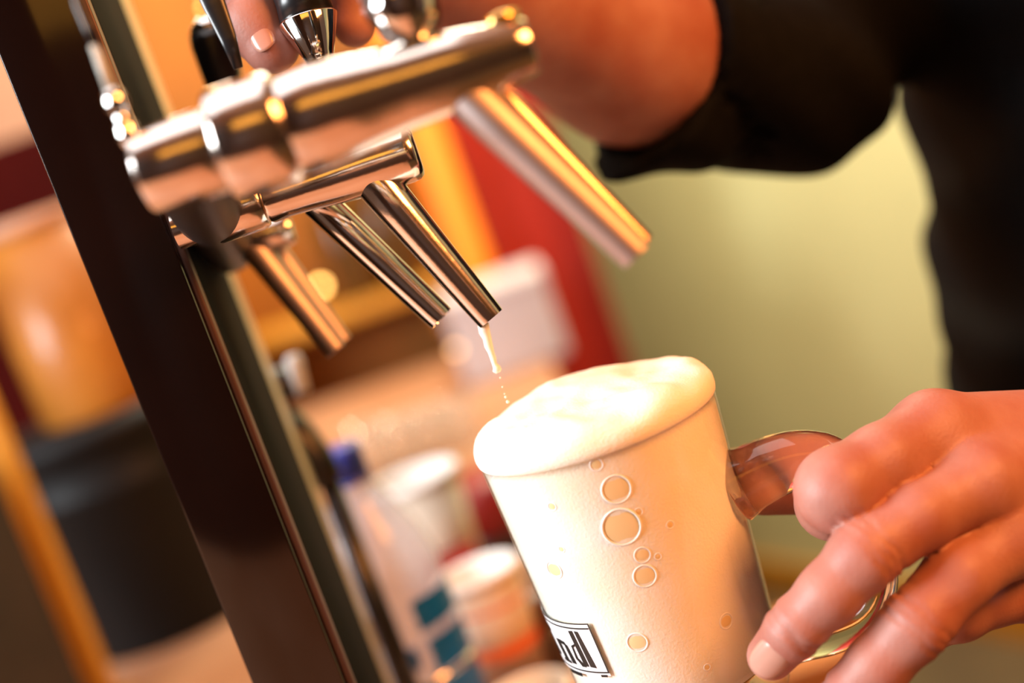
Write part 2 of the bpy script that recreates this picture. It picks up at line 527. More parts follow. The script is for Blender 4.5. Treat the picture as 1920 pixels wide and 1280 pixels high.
mug = empty('beer_mug', (RIM.x, RIM.y, RIM.z - H_MUG), 'clear glass beer mug full of foam held under the tap', 'mug')
NS = 14
prof = []
for i in range(NS + 1):
    z = G_TOP + (-H_MUG + 0.004 - G_TOP) * i / NS
    prof.append((z, mug_r(z) + .0003))
prof += [(-H_MUG + .001, R_BOT - .001), (-H_MUG, R_BOT - .004), (-H_MUG + .002, R_BOT - .012), (-H_MUG + .002, 0)]
inner = [(-H_MUG + .013, 0), (-H_MUG + .013, R_BOT - .008), (-H_MUG + .018, R_BOT - .003)]
for i in range(NS + 1):
    z = (-H_MUG + .022) + (G_TOP - (-H_MUG + .022)) * i / NS
    inner.append((z, mug_r(z) - 0.0003))
inner.append((G_TOP, mug_r(G_TOP) + .0003))
link('glass_body', lathe(prof + inner, RIM, (0, 0, 1), 96), GLASSW, mug)

# handle: loop in a vertical plane, turned a little toward the camera
HA = math.radians(-16)
hd = Vector((math.cos(HA), math.sin(HA), 0))
def hp(r, z): return Vector((RIM.x, RIM.y, RIM.z)) + hd * r + Vector((0, 0, z))
hpath, hrad = [], []
ctrl = [(0.0445, -.047), (.052, -.0455), (.060, -.0440), (.070, -.0435), (.080, -.0460), (.0872, -.0525), (.0895, -.062), (.0895, -.078), (.088, -.092), (.084, -.104), (.076, -.1125), (.064, -.1155), (.052, -.1150), (.0400, -.1140)]
rr = [.0150, .0130, .0122, .0115, .0104, .0085, .0080, .0076, .0074, .0074, .0078, .0084, .0092, .0105]
for i in range(len(ctrl) - 1):
    p0 = ctrl[max(i - 1, 0)]; p1 = ctrl[i]; p2 = ctrl[i + 1]; p3 = ctrl[min(i + 2, len(ctrl) - 1)]
    for k in range(4):
        t = k / 4
        q = [0.5 * ((2 * p1[j]) + (-p0[j] + p2[j]) * t + (2 * p0[j] - 5 * p1[j] + 4 * p2[j] - p3[j]) * t * t + (-p0[j] + 3 * p1[j] - 3 * p2[j] + p3[j]) * t ** 3) for j in (0, 1)]
        hpath.append(hp(*q)); hrad.append(rr[i] * (1 - t) + rr[i + 1] * t)
hpath.append(hp(*ctrl[-1])); hrad.append(rr[-1])
link('handle', tube(hpath, hrad, 28), GLASSH, mug)

# printed label, wrapped on the glass just outside its surface
VIEW = math.atan2(RIM.x, RIM.y)     # azimuth of the view ray, so label angles read from the camera's side
def on_mug(az_deg, z, off=0.0003):
    q = math.radians(az_deg) - VIEW * 0 
    r = mug_r(z) + off
    return Vector((RIM.x + math.sin(q + VIEW) * r, RIM.y - math.cos(q + VIEW) * r, RIM.z + z))
def b2z(b): return -(b - 1085) * 0.56 / F_PX * 1.03
def patch(polyaz, off):
    """thin wrapped polygons: polyaz = list of quads [(az,b)x4]"""
    verts, faces = [], []
    for q in polyaz:
        N = max(1, int(max(abs(q[1][0] - q[0][0]), abs(q[2][0] - q[3][0])) / 3) + 1)
        for i in range(N):
            s = len(verts)
            for (u, v) in ((i / N, 0), ((i + 1) / N, 0), ((i + 1) / N, 1), (i / N, 1)):
                t0 = [q[0][j] + (q[1][j] - q[0][j]) * u for j in (0, 1)]
                t1_ = [q[3][j] + (q[2][j] - q[3][j]) * u for j in (0, 1)]
                az = t0[0] + (t1_[0] - t0[0]) * v; bb = t0[1] + (t1_[1] - t0[1]) * v
                verts.append(on_mug(az, b2z(bb), off))
            faces.append((s, s + 1, s + 2, s + 3))
    me = mesh_from(verts, faces); fix_normals(me)
    return me
lab = link('printed_label', patch([[(-118, 1418), (-42, 1418), (-41, 1524), (-118, 1524)]], .0006), INKW, mug)
tag(lab, 'white printed patch with black lettering')
link('label_border', patch([[(-118, 1417), (-42, 1417), (-42, 1419.5), (-118, 1419.5)], [(-118, 1426), (-43, 1426), (-43, 1429), (-118, 1429)],
                            [(-118, 1515), (-41, 1515), (-41, 1518), (-118, 1518)], [(-42.6, 1417), (-41.8, 1417), (-41, 1518), (-41.8, 1518)],
                            [(-75, 1523), (-62, 1523), (-62, 1531), (-75, 1531)], [(-47, 1521), (-43, 1521), (-43, 1526), (-47, 1526)]], .0008), INKB, lab)
link('lettering', patch([  # n
    [(-77, 1462), (-72.5, 1460), (-70, 1506), (-74.5, 1506)], [(-72.5, 1460), (-67, 1462), (-66, 1470), (-72, 1468)], [(-68.5, 1464), (-65, 1468), (-63, 1506), (-67, 1506)],
    [(-77, 1502), (-68.5, 1502), (-68, 1508), (-77, 1508)],
    # d / l with doubled stems
    [(-58, 1434), (-55, 1433), (-53, 1506), (-56.5, 1506)], [(-53.5, 1433), (-51, 1434), (-48, 1508), (-52, 1506)],
    [(-61, 1466), (-59.5, 1464), (-59.5, 1500), (-61.5, 1494)], [(-61.5, 1490), (-59, 1492), (-55, 1508), (-58.5, 1508)], [(-61, 1466), (-57, 1460), (-57, 1464), (-60, 1470)],
    # hook of the letter that wraps out of sight
    [(-86, 1440), (-83, 1438), (-81, 1452), (-84, 1454)], [(-92, 1438), (-88, 1438), (-80, 1500), (-84, 1502)], [(-104, 1440), (-99, 1440), (-96, 1505), (-101, 1505)],
    [(-112, 1462), (-107, 1462), (-106, 1505), (-111, 1505)]], .0008), INKB, lab)

# ------------------------------------------------------------------ foam and beer in the mug
Z_BEER = b2z(1620)
NSEG = 128
fprof = [(Z_BEER, 0.0), (Z_BEER, mug_r(Z_BEER) * .6), (Z_BEER, mug_r(Z_BEER) - .0030)]
for i in range(1, 40):
    z = Z_BEER + (G_TOP - 0.003 - Z_BEER) * i / 39
    fprof.append((z, mug_r(z) - .0006))
fprof += [(G_TOP - .0026, R_TOP - .0004), (G_TOP - .0018, R_TOP + .0002), (G_TOP, R_TOP + .0006), (-.005, R_TOP + .0006)]
for k in range(1, 9):
    q = k / 8 * math.pi / 2
    fprof.append((-.005 + .0095 * math.sin(q), R_TOP + .0006 - .0138 + .0138 * math.cos(q)))
for k in range(1, 22):
    fprof.append((.0045 + .0012 * math.sin(k / 21 * 1.57), (R_TOP - .0132) * (1 - k / 21)))
fprof[-1] = (fprof[-1][0], 0.0)
fme = lathe(fprof, RIM, (0, 0, 1), NSEG)
from mathutils import noise as mnoise
for v in fme.vertices:
    p = v.co - RIM
    if p.z > Z_BEER + 0.002:
        r = math.hypot(p.x, p.y)
        topw = max(0.0, min(1.0, (p.z + 0.004) / 0.006))
        n1 = mnoise.noise(Vector((p.x, p.y, p.z)) * 45) * 0.0022 + mnoise.noise(Vector((p.x, p.y, p.z)) * 130) * 0.0008
        n1 += 0.0035 * math.exp(-(((p.x + .008) / .018) ** 2 + ((p.y - .02) / .018) ** 2))
        v.co.z += n1 * topw
        if p.z > G_TOP + .002 and r > R_TOP * .8:
            k = mnoise.noise(Vector((p.x, p.y, p.z)) * 60) * 0.0007
            v.co.x += p.x / r * k; v.co.y += p.y / r * k
foam = link('beer_foam', fme, FOAM)
tag(foam, 'thick creamy white beer foam filling the glass mug to the brim', 'foam')
bubs = [(1120, 865, 25), (1130, 932, 33), (1168, 982, 14), (1173, 1020, 20), (1020, 1030, 17), (1163, 1145, 18), (1328, 1112, 14),
        (1085, 822, 11), (1012, 905, 8), (1218, 930, 7), (1290, 1190, 6), (1160, 905, 7), (1196, 985, 6), (1030, 985, 6)]
for px, py, r in bubs:
    aa = px * cr - py * sr; bb = px * sr + py * cr
    z = b2z(bb)
    az = math.degrees(math.asin(max(-.98, min(.98, (aa - 785) / (mug_r(z) / 0.56 * F_PX)))))
    c = on_mug(az, z, -.0008); nrm = (c - Vector((RIM.x, RIM.y, c.z))).normalized(); nrm = (nrm - Vector((0, 0, .0634))).normalized()
    rad = S(r, .52)
    bu = link('bubble', lathe([(0, 0)] + [(0, rad * .98)] + [(.0003 * math.sin(k / 6 * 1.571), rad * .98 * math.cos(k / 6 * 1.571)) for k in range(1, 6)] + [(.0003, 0)], c, nrm, 28), BUBBLE, foam)
    x, y, _a = frame_of(nrm)
    ring = [c + (x * math.cos(q) + y * math.sin(q)) * rad * 1.10 for q in np.linspace(0, 2 * math.pi, 29)]
    link('bubble_rim', tube(ring, .0003 + rad * .03, 8, cap=False), BUBRIM, bu)

beer = link('beer', lathe([(-H_MUG + .0135, 0), (-H_MUG + .0135, R_BOT - .0085), (-H_MUG + .019, R_BOT - .0040),
                           (Z_BEER - .0003, mug_r(Z_BEER) - .0030), (Z_BEER - .0003, 0)], RIM, (0, 0, 1), 72), BEER)
tag(beer, 'golden yellow beer at the bottom of the glass mug', 'beer')

st = empty('beer_stream', P(906, 612, .556), 'thin broken stream of beer falling from the spout', 'beer stream')
sp = [(906, 606, 9), (909, 622, 9), (913, 634, 7), (917, 648, 7), (921, 661, 5), (925, 672, 5), (928, 682, 4), (931, 688, 6), (933, 694, 7.5), (934, 699, 4)]
link('stream_column', tube([P(x + random.uniform(-1, 1), y, .556) for x, y, r in sp], [S(r * 1.2, .556) for x, y, r in sp], 14), STREAM, st)
for x, y, r in [(938, 708, 1.8), (942, 725, 1.8), (946, 738, 1.6), (948, 744, 2.6), (952, 753, 3.4)]:
    link('droplet', lathe([(-S(r, .556) * math.cos(k / 6 * math.pi), S(r, .556) * math.sin(k / 6 * math.pi)) for k in range(7)], P(x, y, .556), (0, 0, 1), 12), STREAM, st)


# ------------------------------------------------------------------ smooth implicit bodies (surface nets)
class Sdf:
    """core prims are blended together; each limb group is blended into the core only"""
    def __init__(self, core, groups, kc=0.012, kg=0.004, kj=0.007, disp=None):
        self.core = core; self.groups = groups; self.kc = kc; self.kg = kg; self.kj = kj; self.disp = disp

    @staticmethod
    def cap(p, pr):
        a, b, ra, rb = pr[:4]
        ab = b - a
        den = float(ab @ ab)
        if den < 1e-12:
            return np.linalg.norm(p - a, axis=1) - ra
        t = np.clip((p - a) @ ab / den, 0, 1)
        q = p - a - t[:, None] * ab
        return np.sqrt((q * q).sum(1)) - (ra + (rb - ra) * t)

    @staticmethod
    def smin(a, b, k):
        h = np.maximum(k - np.abs(a - b), 0) / k
        return np.minimum(a, b) - h * h * k * 0.25

    def chain(self, p, prims, k, c, reach):
        d = None
        for pr in prims:
            if c is not None and self.cap(c, pr)[0] > reach: continue
            e = self.cap(p, pr)
            d = e if d is None else self.smin(d, e, pr[4] if len(pr) > 4 else k)
        return d

    def local(self, c, reach):
        """the same field with only the prims that reach a block"""
        keep = lambda L: [q for q in L if self.cap(c, q)[0] <= reach]
        o = self.__class__.__new__(self.__class__)
        o.__dict__.update(self.__dict__)
        o.core = keep(self.core); o.groups = [g for g in (keep(g_) for g_ in self.groups) if g]
        return o

    def __call__(self, p, c=None, reach=1e9):
        core = self.chain(p, self.core, self.kc, c, reach)
        if core is None: core = np.full(len(p), 1.0)
        out = core
        for g in self.groups:
            d = self.chain(p, g, self.kg, c, reach)
            if d is None: continue
            out = np.minimum(out, self.smin(core, d, self.kj))
        if self.disp is not None:
            out = out + self.disp(p)
        return out


def surface_nets(sdf, lo, hi, h, B=16, pad=0.012, post=None):
    lo = np.array(lo, float); hi = np.array(hi, float)
    nb = np.maximum(1, np.ceil((hi - lo) / (h * B)).astype(int))
    ii = np.stack(np.meshgrid(*[np.arange(n) for n in nb], indexing='ij'), -1).reshape(-1, 3)
    cen = lo + (ii + 0.5) * B * h
    half = B * h * 0.87
    dc = np.concatenate([sdf(cen[i:i + 20000]) for i in range(0, len(cen), 20000)])
    keep = ii[np.abs(dc) < half + pad]
    K = 1 << 20
    g = np.arange(B + 1)
    loc = np.stack(np.meshgrid(g, g, g, indexing='ij'), -1).reshape(-1, 3)
    N = B + 1
    cell_keys, cell_pos, quads = [], [], []
    enc = lambda i: (i[:, 0] * K + i[:, 1]) * K + i[:, 2]
    corner = [(0, 0, 0), (1, 0, 0), (0, 1, 0), (1, 1, 0), (0, 0, 1), (1, 0, 1), (0, 1, 1), (1, 1, 1)]
    edges = [(0, 1), (2, 3), (4, 5), (6, 7), (0, 2), (1, 3), (4, 6), (5, 7), (0, 4), (1, 5), (2, 6), (3, 7)]
    for bi_ in keep:
        base = bi_ * B
        pts = lo + (base + loc) * h
        c = (lo + (base + B / 2) * h)[None]
        f = sdf.local(c, half + pad * 2 + 0.06)
        v = f(pts).reshape(N, N, N)
        s = v < 0
        if s.all() or not s.any(): continue
        cv = [v[a:a + B, b_:b_ + B, e:e + B] for a, b_, e in corner]
        cs = np.stack([x < 0 for x in cv]).sum(0)
        act = np.argwhere((cs > 0) & (cs < 8))
        if len(act):
            vals = np.stack([x[act[:, 0], act[:, 1], act[:, 2]] for x in cv], 1)
            acc = np.zeros((len(act), 3)); cnt = np.zeros(len(act))
            for a, b_ in edges:
                va, vb = vals[:, a], vals[:, b_]
                mk = (va < 0) != (vb < 0)
                t = np.where(mk, va / np.where(mk, va - vb, 1), 0)
                pa_, pb_ = np.array(corner[a]), np.array(corner[b_])
                acc += np.where(mk[:, None], pa_ + t[:, None] * (pb_ - pa_), 0); cnt += mk
            p = lo + (act + base + acc / cnt[:, None]) * h
            e = h * 0.35
            for it in range(2):      # pull the vertices onto the surface
                d = f(p)
                gr = np.stack([f(p + np.eye(3)[k] * e) for k in range(3)], 1) / e - (d / e)[:, None]
                gl = np.linalg.norm(gr, axis=1, keepdims=True)
                p = p - 0.8 * np.clip(d, -h, h)[:, None] * gr / np.maximum(gl, .3) ** 2
            cell_keys.append(enc(act + base)); cell_pos.append(p)
        for ax in range(3):
            sl0 = [slice(0, B)] * 3; sl1 = [slice(0, B)] * 3; sl1[ax] = slice(1, B + 1)
            a_, b_ = s[tuple(sl0)], s[tuple(sl1)]
            ed = np.argwhere(a_ != b_)
            if not len(ed): continue
            fl = a_[ed[:, 0], ed[:, 1], ed[:, 2]]
            gi = ed + base
            u, w_ = (ax + 1) % 3, (ax + 2) % 3
            eu = np.zeros(3, int); eu[u] = 1; ew = np.zeros(3, int); ew[w_] = 1
            q = np.stack([enc(gi - eu - ew), enc(gi - ew), enc(gi), enc(gi - eu)], 1)
            q[~fl] = q[~fl][:, ::-1]
            quads.append(q)
    keys = np.concatenate(cell_keys); pos = np.concatenate(cell_pos); Q = np.concatenate(quads)
    o = np.argsort(keys); keys = keys[o]; pos = pos[o]
    idx = np.searchsorted(keys, Q); idx = np.clip(idx, 0, len(keys) - 1)
    ok = (keys[idx] == Q).all(1)
    idx = idx[ok]
    me = bpy.data.meshes.new('mesh')
    me.vertices.add(len(pos)); me.vertices.foreach_set('co', pos.astype(np.float32).ravel())
    me.loops.add(len(idx) * 4); me.loops.foreach_set('vertex_index', idx.astype(np.int32).ravel())
    me.polygons.add(len(idx)); me.polygons.foreach_set('loop_start', np.arange(0, len(idx) * 4, 4, dtype=np.int32))
    me.polygons.foreach_set('use_smooth', np.ones(len(idx), bool))
    me.update(calc_edges=True); me.validate()
    return me


def A_(v): return np.array(v, float)
def pr(a, b, ra, rb, k=None):
    a = A_(P(*a)) if len(a) == 3 and a[2] < 1.5 and max(abs(a[0]), abs(a[1])) > 3 else A_(a)
    b = A_(P(*b)) if len(b) == 3 and b[2] < 1.5 and max(abs(b[0]), abs(b[1])) > 3 else A_(b)
    return (a, b, ra, rb) if k is None else (a, b, ra, rb, k)
def chain(pts):
    return [pr(pts[i][0], pts[i + 1][0], pts[i][1], pts[i + 1][1]) for i in range(len(pts) - 1)]

# ------------------------------------------------------------------ the person: pose
elbowL = (0.47, 0.60, 1.06); shL = (0.44, 0.68, 1.37)
elbowR_px = (1450, 140, .78); shR = (0.385, 1.02, 1.37)
wristL = (2110, 815, .578)
wristR = (790, -80, .62)
core = []
core += [pr(wristL, elbowL, .027, .042), pr(elbowL, shL, .040, .042)]
core += [pr((1180, 92, .715), wristR, .044, .029), pr(elbowR_px, (1180, 92, .715), .039, .044), pr(elbowR_px, shR, .036, .042)]
# torso, neck, head
core += [pr((.43, .85, .95), (.43, .85, 1.36), .07, .07, .03), pr(shL, shR, .042, .042, .03), pr((.42, .85, 1.36), (.40, .85, 1.52), .058, .055, .03),
         pr((.41, .85, 1.60), (.385, .85, 1.64), .088, .085, .03), pr((.355, .85, 1.535), (.345, .85, 1.56), .048, .05, .03),
         pr((.30, .85, 1.60), (.283, .85, 1.575), .008, .012, .012), pr((.40, .762, 1.59), (.40, .762, 1.61), .014, .018, .008), pr((.40, .938, 1.59), (.40, .938, 1.61), .014, .018, .008)]
# left hand: metacarpals
MI, MM, MR, MP = (1752, 812, .536), (1838, 905, .520), (1898, 1003, .522), (1945, 1098, .538)
core += [pr(wristL, MI, .020, .0150, .014), pr((2090, 830, .575), MM, .019, .0135, .014), pr((2090, 870, .578), MR, .019, .0130, .014), pr((2085, 900, .585), MP, .018, .0125, .014),
         pr((2040, 850, .585), (1850, 930, .555), .020, .014, .016)]
# right hand: metacarpals above the lever
NI, NM, NR, NP = (505, -175, .598), (600, -165, .62), (680, -150, .64), (745, -130, .65)
core += [pr(wristR, NI, .020, .0135, .014), pr(wristR, NM, .020, .0135, .014), pr(wristR, NR, .019, .013, .014), pr(wristR, NP, .018, .012, .014)]
fingers = []
idxL = [(MI, .0150), ((1655, 868, .520), .0140), ((1572, 918, .513), .0152), ((1562, 942, .530), .0135), ((1590, 955, .552), .0105), ((1640, 950, .566), .0088)]
midL = [(MM, .0138), ((1720, 970, .507), .0120), ((1622, 1040, .500), .0123), ((1555, 1112, .502), .0108), ((1492, 1176, .507), .0102), ((1446, 1230, .516), .0088)]
rngL = [(MR, .0135), ((1795, 1082, .507), .0120), ((1718, 1168, .502), .0124), ((1645, 1248, .507), .0108), ((1585, 1312, .512), .0100), ((1525, 1372, .520), .0085)]
pnkL = [(MP, .0122), ((1868, 1120, .532), .0100), ((1800, 1150, .530), .0098), ((1730, 1180, .545), .0088), ((1690, 1190, .562), .0075)]
thmL = [((1985, 860, .60), .0155), ((1850, 850, .622), .0145), ((1700, 880, .590), .0130), ((1560, 905, .573), .0125), ((1432, 912, .570), .0115)]
fingers += [chain(f) for f in (idxL, midL, rngL, pnkL, thmL)]
idxR = [(NI, .0135), ((425, -95, .578), .0140), ((455, -20, .566), .0146), ((482, 40, .562), .0138), ((508, 84, .560), .0115)]
midR = [(NM, .0130), ((648, -85, .595), .0110), ((668, -10, .585), .0100), ((664, 48, .583), .0088)]
rngR = [(NR, .0125), ((715, -85, .615), .0105), ((722, -25, .605), .0095), ((712, 10, .602), .0085)]
pnkR = [(NP, .0115), ((770, -100, .64), .0095), ((770, -70, .63), .0085)]
thmR = [((760, -110, .63), .0150), ((640, -210, .575), .0130), ((590, -270, .56), .0110), ((560, -310, .555), .0095)]
fingers += [chain(f) for f in (idxR, midR, rngR, pnkR, thmR)]

# creases over the knuckles that face the camera: (centre px, direction along the finger)
def crease(a, b, f, off=0.0):
    A0, B0 = A_(P(*a)), A_(P(*b))
    return (A0 + (B0 - A0) * f, (B0 - A0) / np.linalg.norm(B0 - A0))
CRE = []
for (a, b, fs) in ((midL[1][0], midL[3][0], (.42, .50, .58)), (rngL[1][0], rngL[3][0], (.44, .52, .60)), (midL[3][0], midL[5][0], (.46, .53)), (rngL[3][0], rngL[5][0], (.46, .53)),
                   (idxR[2][0], idxR[4][0], (.30, .38))):
    for f in fs: CRE.append(crease(a, b, f))
def disp(p):
    d = np.zeros(len(p))
    for k, (c, t) in enumerate(CRE):
        q = p - c
        r2 = (q * q).sum(1)
        mk = r2 < 0.022 ** 2
        if mk.any():
            s = q[mk] @ t + 0.0006 * np.sin(q[mk][:, 2] * 500 + k)
            d[mk] += 0.0026 * np.exp(-(s / 0.0012) ** 2) * np.clip(1 - r2[mk] / 0.022 ** 2, 0, 1) * 0.5
    return d
body_sdf = Sdf(core, fingers, kc=.02, kg=.004, kj=.008, disp=disp)
bme = surface_nets(body_sdf, (-.12, .42, .80), (.62, 1.14, 1.78), 0.0014)
person = link('person', bme, SKIN)
tag(person, 'person in a black shirt pulling a tap lever and holding the mug handle', 'person')


# nails: thin plates riding on the fingertips
def nail(a, b, f, rad, up, wid, length, name='fingernail'):
    A0, B0 = A_(P(*a)), A_(P(*b))
    t = (B0 - A0) / np.linalg.norm(B0 - A0)
    c = A0 + (B0 - A0) * f
    upv = A_(up); upv = upv - t * (upv @ t); upv /= np.linalg.norm(upv)
    sd = np.cross(t, upv)
    verts, faces = [], []
    NU, NV = 10, 10
    for j in range(NV + 1):
        v = j / NV * 2 - 1
        for i in range(NU + 1):
            u = i / NU * 2 - 1
            wv = wid * (1 - 0.30 * max(0, -v) ** 3 - 0.22 * max(0, v) ** 4)
            ang = u * wv / rad
            r = rad * (1.0 - 0.04 * max(0, v) ** 2) + 0.00045 - 0.0007 * abs(u) ** 4 - .0006 * max(0, -v) ** 6
            lift = length * v * (1 - 0.20 * u * u * (1 if v > 0 else .6))
            verts.append(c + t * lift + (upv * math.cos(ang) + sd * math.sin(ang)) * r)
    n1 = NU + 1
    for j in range(NV):
        for i in range(NU):
            faces.append((j * n1 + i, j * n1 + i + 1, (j + 1) * n1 + i + 1, (j + 1) * n1 + i))
    me = mesh_from(verts, faces)
    o = link(name, me, NAIL, person)
    md = o.modifiers.new('solid', 'SOLIDIFY'); md.thickness = 0.0006; md.offset = -0.5
    return o


toC = -FWD
nail(midL[4][0], midL[5][0], .72, .0096, toC * 1.0 - XC * .55 - YC * .2, .0074, .0080)
nail(rngL[4][0], rngL[5][0], .78, .0090, toC * 1.0 - XC * .5 - YC * .3, .0062, .0064)
nail(idxR[3][0], idxR[4][0], 1.02, .0117, toC * 1.0 - YC * .15 - XC * .05, .0048, .0060)

# ------------------------------------------------------------------ clothes
def shirt_disp(p):
    f = 0.0035 * np.sin(p[:, 2] * 55 + 2.2 * np.sin(p[:, 1] * 17) + p[:, 0] * 38) + 0.002 * np.sin(p[:, 0] * 120 + p[:, 2] * 60)
    # open cuff on the right forearm and neck opening
    return f
CUFF = A_(P(1235, 118, .722)); CDIR = A_(P(1235, 118, .722)) - A_(P(1450, 140, .78)); CDIR /= np.linalg.norm(CDIR)
scA = [pr(elbowR_px, (1215, 112, .722), .051, .054, .03), pr((1250, 165, .735), (1150, 195, .712), .036, .026, .03), pr(elbowR_px, shR, .051, .066, .03),
       pr((1530, 120, .80), (1820, -120, .885), .042, .056, .03),
       pr(elbowL, shL, .062, .075, .03), pr((.40, .622, 1.055), elbowL, .058, .060, .03),
       pr((.445, .76, 1.26), (.445, .94, 1.26), .128, .128, .05), pr((.415, .81, .96), (.44, .82, 1.25), .158, .132, .05), pr((.42, .91, .94), (.445, .91, 1.25), .155, .132, .05),
       pr(shL, shR, .068, .068, .05), pr((.42, .85, 1.36), (.42, .85, 1.42), .075, .066, .03)]
class ShirtSdf(Sdf):
    def __call__(self, p, c=None, reach=1e9):
        d = self.chain(p, self.core, self.kc, c, reach)
        if d is None: d = np.full(len(p), 1.0)
        d = d + shirt_disp(p)
        # hollow the right cuff around the forearm
        cut = self.smin(self.cap(p, pr((1420, 135, .77), (1040, 70, .69), .0465, .0485)), self.cap(p, pr((1230, 165, .728), (1080, 180, .70), .030, .032)), .01)
        d = np.maximum(d, -cut)
        s = (p - CUFF) @ CDIR
        lim = s - 0.004 - 0.045 * np.clip((A_(P(1235, 118, .722))[2] - p[:, 2] - .02) / .06, 0, 1)
        near = np.linalg.norm(p - CUFF, axis=1) < .14
        d = np.where(near, np.maximum(d, lim), d)
        # left cuff
        lc = self.cap(p, pr((.30, .59, 1.05), (.43, .605, 1.06), .050, .048))
        d = np.maximum(d, -lc)
        d = np.maximum(d, 0.88 - p[:, 2])
        return d
sme = surface_nets(ShirtSdf(scA, [], kc=.04), (-.02, .42, .84), (.72, 1.20, 1.52), 0.0042, pad=.03)
shirt = link('black_shirt', sme, SHIRT, person)
tag(shirt, 'plain black shirt with sleeve pushed up the forearm')
tr = [pr((.43, .77, .92), (.43, .93, .92), .135, .135, .05), pr((.43, .76, .88), (.44, .75, .10), .105, .062, .05), pr((.43, .94, .88), (.44, .95, .10), .105, .062, .05),
      pr((.44, .75, .045), (.27, .73, .035), .045, .034, .03), pr((.44, .95, .045), (.27, .97, .035), .045, .034, .03)]
tme = surface_nets(Sdf(tr, [], kc=.05), (.15, .55, -.02), (.70, 1.15, 1.08), 0.012, pad=.04)
link('trousers', tme, TROUS, person)
hs = Sdf([pr((.425, .85, 1.625), (.405, .85, 1.675), .096, .088, .03), pr((.46, .85, 1.56), (.45, .85, 1.62), .06, .08, .03)], [], kc=.03)
link('hair', surface_nets(hs, (.28, .70, 1.46), (.56, 1.0, 1.80), .008, pad=.03), HAIR, person)

# ------------------------------------------------------------------ things on the counter
def at_counter(px, py):
    """counter point under a photo pixel"""
    d = (FWD + XC * ((px - 960) / F_PX) + YC * ((640 - py) / F_PX))
    t = (CT - CZ) / d.z
    return CAM + d * t

# clear water bottle
bp = P(640, 870, .875); bot = empty('water_bottle', (bp.x, bp.y, CT), 'clear plastic water bottle with blue cap and blue label', 'bottle')
h = P(632, 838, .875).z - CT
B0 = Vector((bp.x, bp.y, CT))
Rb = .0360
link('bottle_body', lathe([(0, 0), (.001, Rb - .006), (.006, Rb)] + [(.012 + k * .010, Rb - (.0012 if k % 2 else 0)) for k in range(1, 4)] + [(.05, Rb - .001), (h - .085, Rb), (h - .078, Rb - .0005), (h - .060, Rb * .86), (h - .040, Rb * .60), (h - .026, .0145), (h - .022, .0150), (h - .018, .0125), (h - .004, .0125), (h - .004, 0)], B0, (0, 0, 1), 48), PET, bot)
cap_ = link('bottle_cap', lathe([(h - .019, 0), (h - .019, .0150), (h - .003, .0148), (h, .0135), (h, 0)], B0, (0, 0, 1), 40), BLUED, bot)
link('cap_band', lathe([(h - .0225, .0126), (h - .0225, .0152), (h - .0198, .0152), (h - .0198, .0126)], B0, (0, 0, 1), 40, True), BLUED, cap_)
def wrap(base, r, a0, a1, z0, z1, n=10):
    verts, faces = [], []
    for i in range(n + 1):
        q = math.radians(a0 + (a1 - a0) * i / n)
        for z in (z0, z1):
            verts.append(Vector((base.x + math.sin(q) * r, base.y - math.cos(q) * r, z)))
    for i in range(n):
        faces.append((i * 2, i * 2 + 2, i * 2 + 3, i * 2 + 1))
    me = mesh_from(verts, faces); fix_normals(me)
    return me
zl = CT + h - .098
for (a0, a1, z0, z1) in ((-85, -22, -.020, 0), (22, 85, -.020, 0), (-85, -40, -.046, -.026), (-12, 12, -.040, -.027), (25, 88, -.048, -.026), (-88, 88, -.066, -.053), (-88, -32, -.108, -.066), (30, 88, -.108, -.066), (-32, 30, -.108, -.096)):
    link('label_patch', wrap(B0, Rb + .0006, a0, a1, zl + z0, zl + z1), BLUE, bot)
link('label_ring', lathe([(zl - CT - .0535, Rb + .0002), (zl - CT - .0535, Rb + .0012), (zl - CT - .0495, Rb + .0012), (zl - CT - .0495, Rb + .0002)], B0, (0, 0, 1), 48, True), CHROME, bot)


def paper_cup(px, py, d, rpx, name, label, mat_side, mat_in, band=None, taper=.74, group=None):
    c = P(px, py, d); r = S(rpx, d); H = c.z - CT
    base = Vector((c.x, c.y, CT))
    root = empty(name, base, label, 'cup', group)
    rb = r * taper
    link('cup_wall', lathe([(.004, 0), (.004, rb - .001), (.0, rb), (H - .006, r - .002), (H - .006, r - .0025), (.0045, rb - .002), (.0045, 0)], base, (0, 0, 1), 48), mat_side, root)
    link('cup_rim', lathe([(H - .006, r - .0035), (H - .006, r), (H - .003, r + .0012), (H, r), (H + .0005, r - .002), (H - .003, r - .0035)], base, (0, 0, 1), 48, True), mat_in, root)
    link('cup_lining', lathe([(.006, 0), (.006, rb - .0028), (H - .005, r - .0036)], base, (0, 0, 1), 48), mat_in, root)
    if band:
        for z0, z1 in band:
            def rr_(z): return rb + (r - .002 - rb) * z / (H - .006) + .0005
            link('cup_band', lathe([(z0 * H, rr_(z0 * H)), (z1 * H, rr_(z1 * H))], base, (0, 0, 1), 48), REDLINE, root)
    return root
paper_cup(768, 893, 1.12, 92, 'paper_cup', 'plain tan paper cup with white rim behind the water bottle', PAPER, PAPERW)
paper_cup(892, 1068, .96, 82, 'paper_cup', 'cream paper cup with red bands right beside the water bottle', PAPER, PAPERW, band=((.36, .47), (.73, .76)), taper=.8)
paper_cup(985, 1295, .86, 88, 'paper_cup', 'white rimmed cup with orange side at the bottom beside the mug', ORANGEP, PAPERW)
